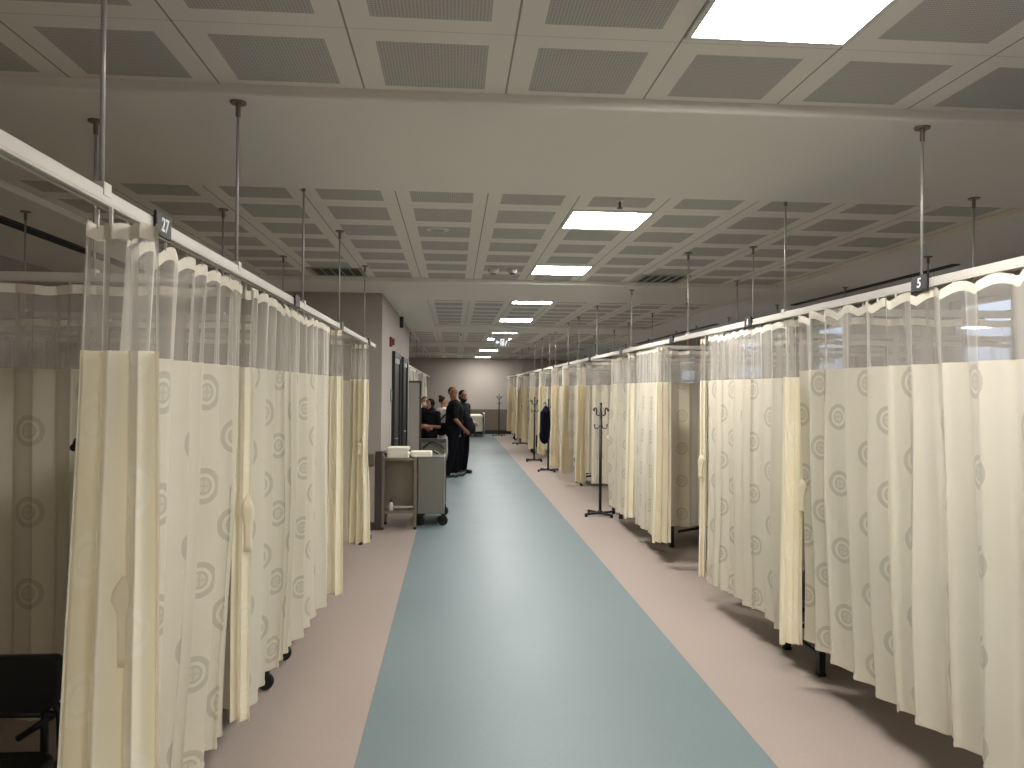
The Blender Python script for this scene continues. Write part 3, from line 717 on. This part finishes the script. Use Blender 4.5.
couch(2.47, 8.99, 'black couch whose base shows under the divider beyond the gap in the right curtains', foot=1, zt=.53, casters=False)
couch(2.3, 10.95, 'black couch behind the nearest coat stand', foot=1, zt=.52, casters=False)
couch(2.35, 14.62, 'black couch between the first tied curtains past the coat stand', foot=1, zt=.52, casters=False)
couch(2.2, 21.8, 'black couch in the far right bays nearer the viewer', foot=1, zt=.52)
couch(2.15, 27.7, 'black couch in the right bay nearest the far wall', foot=1, zt=.52)

# visitor chair in the open bay on the left; it faces the viewer
t = thing('visitor_chair', (-1.675, 3.02, 0), 'black visitor chair with padded back in the open bay at the left edge', 'chair', None, PI)
def rounded_pad(w, h, r, d, n=6):
    pts = []
    for cx, cz, a0 in ((w/2-r, h/2-r, 0), (-w/2+r, h/2-r, PI/2), (-w/2+r, -h/2+r, PI), (w/2-r, -h/2+r, 1.5*PI)):
        rr = r if cz < 0 else r*.35
        ox, oz = (w/2-rr)*(1 if cx > 0 else -1), (h/2-rr)*(1 if cz > 0 else -1)
        for k in range(n+1):
            a = a0 + PI/2*k/n; pts.append((ox + rr*math.cos(a), oz + rr*math.sin(a)))
    rows = []
    for q, g in ((-1, .93), (-.7, .99), (0, 1), (.7, .99), (1, .93)):
        rows.append([(x*g, q*d/2 + .02*(x/(w/2))**2, z*g) for x, z in pts]); rows[-1].append(rows[-1][0])
    m = MB(); m.grid(rows)
    for R in (rows[0], rows[-1]):
        i = len(m.v); m.v += R[:-1]; m.f.append(tuple(range(i, i+len(R)-1)))
    return m
m = rounded_pad(.47, .215, .1, .045); m.v = [(x, y-.0, z+.688) for x, y, z in m.v]; m.build('backrest', 'vinyl_black', t, smooth=True)
m = rounded_pad(.46, .45, .07, .055); m.v = [(x, z+.25, .43-y) for x, y, z in m.v]; m.build('seat', 'vinyl_black', t, smooth=True)
for sx in (-1, 1):
    m = MB(); m.tube([(sx*.20, -.03, .0), (sx*.20, -.035, .42), (sx*.195, -.035, .56), (sx*.17, -.02, .62)], .0155, 10); m.build('leg', 'black', t, smooth=True)
    m = MB(); m.tube([(sx*.21, .46, .0), (sx*.20, .44, .40)], .0155, 10); m.build('leg', 'black', t, smooth=True)
    m = MB(); m.tube([(sx*.14, -.03, .36), (sx*.14, -.035, .6)], .015, 10); m.build('back_upright', 'black', t, smooth=True)
    m = MB(); m.tube([(sx*.205, -.03, .385), (sx*.205, .44, .385)], .013, 10); m.build('side_rail', 'black', t, smooth=True)
m = MB(); m.tube([(-.2, -.035, .555), (.2, -.035, .555)], .013, 10); m.build('crossbar', 'black', t, smooth=True)
m = MB(); m.tube([(.17, -.03, .55), (.05, -.02, .47)], .013, 10); m.build('brace', 'black', t, smooth=True)
m = MB(); m.tube([(-.17, -.03, .55), (-.05, -.02, .47)], .013, 10); m.build('brace', 'black', t, smooth=True)

# ------------------------------------------------------------------ steel cart, towels, laundry trolley
t = thing('utility_cart', (-.69, 10.15, 0), 'narrow steel utility cart with a stack of folded towels on top', 'cart')
W, D_ = .205, .2
m = MB(); m.box(-W+.015, W-.015, -D_+.015, D_-.015, .885, .9)
for s in (-1, 1): m.box(s*W-.012, s*W+.012, -D_, D_, .88, .915)
m.box(-W+.012, W-.012, -D_-.0, -D_+.02, .88, .915); m.box(-W+.012, W-.012, D_-.02, D_, .88, .915); m.build('top_tray', 'steel', t, bevel=.003)
m = MB(); m.box(-W, W, -D_, D_, .2, .215); m.box(-W, W, -D_-.001, -D_+.014, .2, .24); m.build('lower_shelf', 'steel', t, bevel=.003)
for sx in (-1, 1):
    for sy_ in (-1, 1):
        m = MB(); m.box(sx*W-.02, sx*W+.02, sy_*D_-.016, sy_*D_+.016, .03, .95 if sx < 0 else .88); l = m.build('post', 'steel', t, bevel=.005)
        m = MB(); m.lathe([(.018, .0005), (.022, .01), (.018, .03)], (sx*W, sy_*D_, 0), 14); m.build('rubber_foot', 'rubber', l)
bx(-W+.02, W-.02, D_-.006, D_, .24, .87).build('back_panel', 'steel', t)
m = MB(); m.tube([(-W, -D_-.01, .95), (-W, -D_*.3, .985), (-W, D_*.3, .985), (-W, D_, .95)], .011); m.build('handle', 'steel', t, smooth=True)
def folded(x, y, z, w, d, h, label, group, rz=0, layers=3):
    t = thing('folded_towel', (x, y, z), label, 'towel', group, rz)
    P = []; 
    m = MB()
    for k in range(layers):
        z0 = h*k/layers; z1 = h*(k+1)/layers-.001; ring = []
        for q in range(24):
            th = 2*PI*q/24; cy, cz = math.cos(th), math.sin(th); e = .3
            ring.append((math.copysign(abs(cy)**e, cy)*w/2, (z0+z1)/2 + math.copysign(abs(cz)**.6, cz)*(z1-z0)/2))
        rows = []
        for f in (-1, -.98, -.9, -.3, .3, .9, .98, 1):
            g = 1 - .06*(abs(f) > .95)
            rows.append([(a*g + .003*noise.noise(Vector((x*9+a*20, f*4, k))), f*d/2, b) for a, b in ring] )
        rows = [r+[r[0]] for r in rows]; m.grid(rows)
        for R in (rows[0], rows[-1]):
            i = len(m.v); m.v += R[:-1]; m.f.append(tuple(range(i, i+24)))
    m.build('cloth', 'towel', t, smooth=True); return t
z = .9005
for k, (h, dx, rz) in enumerate(((.034, .0, .02), (.036, .008, -.05), (.034, -.006, .04), (.036, .004, -.02))):
    folded(-.715+dx, 10.15, z, .28, .30, h, 'folded white towel, %s of the stack on the steel cart' % ('bottom', 'second from bottom', 'second from top', 'top')[k], 'white towels on the steel cart', rz, 2); z += h+.0005
t = thing('laundry_trolley', (-.285, 10.62, 0), 'grey laundry trolley with black arched handles and black wheels', 'laundry trolley')
W, D_ = .175, .5
m = MB(); m.box(-W, W, -D_, -D_+.02, .17, .884); m.box(-W, W, D_-.02, D_, .17, 1.04); m.box(-W, -W+.02, -D_+.02, D_-.02, .17, .884); m.box(W-.02, W, -D_+.02, D_-.02, .17, .884); m.box(-W+.02, W-.02, -D_+.02, D_-.02, .17, .19); m.build('body', 'bin_grey', t, bevel=.008)
bx(-W+.001, W-.001, -D_+.0, -D_+.4, .885, .914).build('front_lid', 'bin_grey', t, bevel=.006)
bx(-W-.02, W+.01, D_-.04, D_+.02, 1.042, 1.09).build('rear_rim', 'dark_grey', t, bevel=.006)
for y, z, w in ((-D_+.42, .885, W), (D_-.08, .98, W)):
    m = MB(); m.tube([(-w+.02 + (2*w-.04)*q/12, y, z-.03+.1*math.sin(PI*q/12)) for q in range(13)], .013); m.build('handle', 'black', t, smooth=True)
for s in (-1, 1):
    m = MB(); m.box(s*W-.012, s*W+.012, D_-.012, D_+.018, .17, 1.04); m.build('upright', 'dark_grey', t)
for sx in (-1, 1):
    for sy_ in (-1, 1):
        m = MB(); m.disc((sx*(W-.02), sy_*(D_-.09), .07), (.45, 1, 0), .0685, .032, 24); m.box(sx*(W-.01)-.022, sx*(W-.01)+.022, sy_*(D_-.09)-.02, sy_*(D_-.09)+.02, .125, .17); m.build('wheel', 'rubber', t)
folded(-.42, 10.28, .916, .28, .3, .06, 'flat pile of white linen on the laundry trolley lid', 'white linen on the laundry trolley', .03, 3)
# small bottles under the cart shelf
for k, dz in enumerate((0,)):
    t = thing('bottle', (-.80, 10.1, .2155), 'small white bottle on the lower shelf of the steel cart', 'bottle')
    m = MB(); m.lathe([(.028, 0), (.03, .01), (.03, .085), (.016, .105), (.012, .115)]); m.build('body', 'white_plastic', t, smooth=True); m = MB(); m.lathe([(.015, .115), (.015, .145)]); m.build('cap', 'dark_grey', t)

# grey screen beyond the block
t = thing('folding_screen', (-1.05, 16.05, 0), 'tall grey screen panel with dark frame beyond the dark doors', 'screen')
bx(-.42, .34, -.012, .012, .12, 1.93).build('panel', 'grey_panel', t)
f = MB()
for x in (-.44, .36): f.box(x-.02, x+.02, -.02, .02, .03, 1.97)
f.box(-.42, .34, -.02, .02, 1.93, 1.97); f.box(-.42, .34, -.02, .02, .09, .13); f.build('frame', 'guard', t)
for x in (-.44, .36): bx(x-.02, x+.02, -.2, .2, .0, .03).build('foot', 'guard', t)

# bed by the far wall
t = thing('hospital_bed', (.80, 29.9, 0), 'bed with a bright white sheet by the far wall', 'bed')
bx(-.5, .3, -.7, .9, .2, .82).build('draped_sheet', 'sheet', t, bevel=.05)
m = MB(); m.tube([(.36, -.72, .06), (.36, -.72, .86), (.36, -.68, .9), (.36, .5, .9), (.36, .55, .86), (.36, .55, .06)], .018); m.build('side_rail', 'rod', t, smooth=True)
bx(.3, .34, -.71, -.6, .55, .76).build('control_box', 'black', t, bevel=.01)
for x in (-.45, .28):
    for y in (-.6, .8):
        m = MB(); m.disc((x, y, .06), (1, 0, 0), .0595, .035); m.box(x-.015, x+.015, y-.015, y+.015, .1, .2); m.build('caster', 'rubber', t)

# ------------------------------------------------------------------ people
def hand(caps, ells, wrist, d, side, palm_n, curl=.5, flip=1):
    """palm, four fingers and a thumb; d = direction of the hand, palm_n = palm normal"""
    d = Vector(d).normalized(); n = Vector(palm_n); n = (n - d*n.dot(d)).normalized(); lat = d.cross(n)*flip; w = Vector(wrist)
    R = Matrix((lat, d, n)).transposed()
    ells.append((w + d*.05, (.04, .052, .016), 14, 10, R))
    for k, (o, L) in enumerate(((-.030, .066), (-.010, .078), (.010, .072), (.029, .056))):
        a = w + d*.09 + lat*o; b = a + (d*math.cos(curl*.5) + n*math.sin(curl*.5))*L*.5; c = b + (d*math.cos(curl*1.4) + n*math.sin(curl*1.4))*L*.5
        caps.append((a, b, .0095, .009)); caps.append((b, c, .009, .0078))
    a = w + d*.025 - lat*.032; b = a + (d*.7 - lat*.65 + n*.3).normalized()*.038; c = b + (d*.85 - lat*.2 + n*.4).normalized()*.03
    caps.append((a, b, .012, .011)); caps.append((b, c, .011, .009))
def person(name, label, loc, rz, h, J, skin, shirt, trouser, head_yaw=0, head_off=(0, 0), hair='short', beard=False, sleeve='short', belly=0, mask=False, build=1.0, hijab=None, group='people in the corridor'):
    s = h/1.75
    t = thing(name, loc, label, 'person', group, rz)
    caps = []; ells = []; V = lambda p: Vector(p)*s
    H = {'pel': (0, 0, .94), 'chest': (0, 0, 1.30), 'neck': (0, -.01, 1.48), 'shl': (-.185, -.01, 1.415), 'shr': (.185, -.01, 1.415), 'ell': (-.24, -.03, 1.13), 'elr': (.24, -.03, 1.13),
         'wrl': (-.25, .06, .89), 'wrr': (.25, .06, .89), 'hl': (-.09, 0, .90), 'hr': (.09, 0, .90), 'kl': (-.10, .02, .49), 'kr': (.10, .02, .49), 'al': (-.11, -.03, .085), 'ar': (.11, -.03, .085)}
    H.update(J); G = {k: V(v) for k, v in H.items()}
    ho = Vector((head_off[0], head_off[1], 0)); HC = G['neck'] + ho*s + Vector((0, .015, .155))*s
    # body: trunk, neck, arms, hands, legs, feet and head in one surface
    ells.append((G['chest'], (.155*s*build, .105*s*build, .2*s))); ells.append((G['pel'], (.15*s*build, .105*s*build, .13*s)))
    caps.append((G['pel'], G['chest'], .115*s*build, .125*s*build)); caps.append((G['neck']-V((0, 0, .06)), HC-V((0, .01, .07)), .062*s, .052*s))
    for q in 'lr':
        caps += [(G['chest']+V((0, 0, .08)), G['sh'+q], .07*s, .062*s), (G['sh'+q], G['el'+q], .052*s, .041*s), (G['el'+q], G['wr'+q], .042*s, .028*s)]
        caps += [(G['h'+q], G['k'+q], .082*s, .054*s), (G['k'+q], G['a'+q], .055*s, .037*s), (G['a'+q]-V((0, .02, .03)), G['a'+q]+V((0, .16, -.045)), .038*s, .03*s)]
        d = G['wr'+q]-G['el'+q]; sg = -1 if q == 'l' else 1
        hand(caps, ells, G['wr'+q], d, sg, (-sg, .2, 0) if abs(d.normalized().z) > .5 else (0, -1, 0), .5, sg)
    R = Matrix.Rotation(head_yaw, 3, 'Z'); K = lambda p: HC + (R @ Vector(p))*s
    ells += [(K((0, -.005, .02)), (.077*s, .097*s, .105*s), 18, 12, R), (K((0, .025, -.05)), (.058*s, .068*s, .068*s), 14, 10, R), (K((0, .1, -.012)), (.014*s, .02*s, .014*s), 10, 8, R), (K((0, .06, -.105)), (.03*s, .028*s, .02*s), 10, 8, R)]
    caps.append((K((0, .088, .022)), K((0, .104, -.01)), .009*s, .012*s)); caps.append((K((-.035, .078, .035)), K((.035, .078, .035)), .013*s, .013*s))
    for q in (-1, 1): ells.append((K((q*.079, -.005, 0)), (.01*s, .02*s, .032*s), 10, 8, R))
    body = blob('body', skin, t, caps, ells, voxel=.0085, smooth=3)
    # eyes, brows, mouth
    for q in (-1, 1):
        m = MB(); m.ell(K((q*.032, .084, .018)), (.013*s, .008*s, .008*s), 10, 6, R); m.build('eye', 'eye', t, smooth=True)
        m = MB(); m.cap(K((q*.016, .093, .043)), K((q*.05, .08, .042)), .005*s, .004*s, 6); m.build('eyebrow', 'hair', t, smooth=True)
    m = MB(); m.ell(K((0, .088, -.056)), (.024*s, .008*s, .008*s), 10, 6, R); m.build('mouth', 'lip', t, smooth=True)
    # hair, beard, headscarf
    if hair == 'short':
        blob('hair', 'hair', t, ells=[(K((0, -.022, .045)), (.083*s, .098*s, .092*s), 18, 12, R), (K((0, -.055, -.01)), (.078*s, .06*s, .085*s), 16, 10, R)], voxel=.01)
    elif hair == 'cropped':
        blob('hair', 'hair', t, ells=[(K((0, -.03, .028)), (.081*s, .092*s, .092*s), 18, 12, R)], voxel=.01)
    elif hair == 'long':
        blob('hair', 'hair', t, ells=[(K((0, -.03, .04)), (.09*s, .1*s, .1*s), 18, 12, R), (K((0, -.07, -.06)), (.09*s, .06*s, .15*s), 16, 10, R)], caps=[(K((-.075, -.02, 0)), K((-.085, .0, -.2)), .03*s, .03*s), (K((.075, -.02, 0)), K((.085, 0, -.2)), .03*s, .03*s)], voxel=.011)
    elif hair == 'bun':
        blob('hair', 'hair', t, ells=[(K((0, -.025, .045)), (.083*s, .098*s, .09*s), 18, 12, R), (K((0, -.08, .13)), (.045*s, .045*s, .04*s), 14, 10, R)], voxel=.01)
    if beard:
        blob('beard', 'hair', t, ells=[(K((0, .05, -.085)), (.062*s, .055*s, .048*s), 16, 10, R)], caps=[(K((-.07, .01, -.02)), K((-.05, .05, -.08)), .014*s, .02*s), (K((.07, .01, -.02)), K((.05, .05, -.08)), .014*s, .02*s)], voxel=.009)
    if mask:
        m = MB(); m.ell(K((0, .058, -.045)), (.062*s, .06*s, .055*s), 16, 10, R); m.build('face_mask', 'mask', t, smooth=True)
    if hijab:
        blob('headscarf', hijab, t, ells=[(K((0, -.03, .035)), (.1*s, .108*s, .112*s), 18, 12, R), (K((0, -.02, -.13)), (.105*s, .1*s, .1*s), 16, 10, R), (K((0, 0, -.2)), (.17*s, .12*s, .07*s), 16, 10, R)], voxel=.011)
    # clothes
    c = [(G['pel']-V((0, 0, .03)), G['chest'], .145*s*build, .15*s*build), (G['chest']+V((0, 0, .08)), G['neck']-V((0, 0, .03)), .11*s, .07*s)]
    e = [(G['chest']+V((0, 0, .02)), (.178*s*build, .128*s*build, .2*s)), (G['pel'], (.172*s*build, .13*s*build, .13*s))]
    if belly: e.append((G['pel']+V((0, .07+belly, .16)), (.15*s, .12*s, .17*s)))
    for q in 'lr':
        c.append((G['chest']+V((0, 0, .09)), G['sh'+q], .085*s, .078*s))
        end = G['sh'+q].lerp(G['el'+q], .8); c.append((G['sh'+q], end, .072*s, .063*s))
        if sleeve == 'long': c.append((G['sh'+q], G['el'+q], .072*s, .058*s)); c.append((G['el'+q], G['wr'+q].lerp(G['el'+q], .08), .058*s, .042*s))
    blob('shirt', shirt, t, c, e, voxel=.012, smooth=5)
    c = [(G['h'+q]-V((0, 0, .0)), G['k'+q], .105*s*build, .078*s) for q in 'lr'] + [(G['k'+q], G['a'+q]+V((0, 0, .0)), .078*s, .066*s) for q in 'lr']
    blob('trousers', trouser, t, c, [(G['pel']-V((0, 0, .04)), (.165*s*build, .122*s*build, .12*s))], voxel=.012, smooth=5)
    for q in 'lr':
        a = G['a'+q]; z = a.z
        blob('shoe', 'shoe', t, [(Vector((a.x, a.y-.03*s, .05*s)), Vector((a.x, a.y+.17*s, .042*s)), .048*s, .041*s)], [], voxel=.01, boxes=[(a.x-.045*s, a.x+.045*s, a.y-.06*s, a.y+.19*s, .004, .04)])
    return t
# facing +X is rz = -pi/2
person('person', 'balding man in black short-sleeved top and trousers standing in profile at the front', (-.01, 15.9, 0), -PI/2+.1, 1.84,
       {'chest': (0, .03, 1.30), 'neck': (0, .03, 1.49), 'elr': (.26, .02, 1.13), 'wrr': (.25, .19, .95), 'ell': (-.25, .0, 1.13), 'wrl': (-.26, .1, .9), 'shr': (.185, .02, 1.415), 'ar': (.10, -.10, .085), 'kr': (.10, -.03, .49), 'al': (-.1, .05, .085), 'kl': (-.09, .06, .49)},
       'skin_tan', 'shirt_black', 'trouser', head_yaw=-1.0, head_off=(0, -.05), hair='cropped', belly=.0, build=1.17)
person('person', 'bearded man with short dark hair facing the viewer behind the balding man', (.19, 16.5, 0), -PI/2-.6, 1.77,
       {'elr': (.24, .04, 1.14), 'wrr': (.08, .26, 1.08), 'ell': (-.22, -.01, 1.14), 'wrl': (-.2, .07, .91)}, 'skin_tan', 'shirt_navy', 'trouser', head_yaw=-.5, beard=True, build=1.05)
# jacket carried over the bearded man's arms
t = thing('jacket', (.34, 16.25, 0), 'dark jacket bundled over the arms of the bearded man', 'jacket')
blob('folds', 'shirt_navy', t, ells=[((-.03, -.02, 1.08), (.11, .13, .17)), ((.04, -.04, .98), (.09, .1, .12)), ((-.07, -.02, 1.2), (.08, .1, .12))], caps=[((0, -.06, 1.05), (.1, -.08, .88), .05, .035)], voxel=.014)
person('person', 'woman in black headscarf and top with folded bare forearms beside the grey screen', (-.50, 16.3, 0), PI-.25, 1.58,
       {'elr': (.25, .10, 1.12), 'wrr': (.02, .23, 1.10), 'ell': (-.25, .10, 1.12), 'wrl': (-.02, .20, 1.14)}, 'skin_light', 'shirt_black', 'shirt_black', head_yaw=-.35, hair='none', hijab='shirt_black')
person('person', 'dark-haired person in black standing close behind the woman in the headscarf', (-.64, 17.1, 0), PI+.1, 1.62, {}, 'skin_light', 'shirt_black', 'trouser', hair='short', mask=True, sleeve='long')
person('person', 'person in a white long-sleeved top between the woman and the balding man', (-.24, 17.6, 0), -PI/2+.5, 1.62, {'elr': (.25, -.02, 1.13), 'wrr': (.2, .15, .93)}, 'skin_light', 'white_cloth', 'white_cloth', head_yaw=-.4, hair='bun', sleeve='long')
t = thing('shoulder_bag', (-.23, 16.22, 0), 'black shoulder bag hanging between the woman and the balding man', 'bag')
blob('bag_body', 'shirt_black', t, ells=[((.0, 0, .98), (.12, .08, .13)), ((-.02, 0, .91), (.115, .08, .09))], voxel=.016)
m = MB(); m.tube([(-.1, 0, 1.1), (.04, .02, 1.25), (.18, .03, 1.42)], .014); m.build('strap', 'shirt_black', t, smooth=True)

# ------------------------------------------------------------------ world and view
w = bpy.data.worlds.new('world'); scn.world = w; w.use_nodes = True
bg = w.node_tree.nodes['Background']; bg.inputs[0].default_value = (.62, .74, .95, 1); bg.inputs[1].default_value = .55
scn.view_settings.view_transform = 'Standard'; scn.view_settings.look = 'None'; scn.view_settings.gamma = 1; scn.view_settings.use_curve_mapping = False
scn.view_settings.exposure = 1.02
scn.cycles.use_denoising = True
scn.cycles.max_bounces = 10; scn.cycles.diffuse_bounces = 6; scn.cycles.transparent_max_bounces = 32; scn.cycles.transmission_bounces = 6
scn.cycles.sample_clamp_indirect = 8
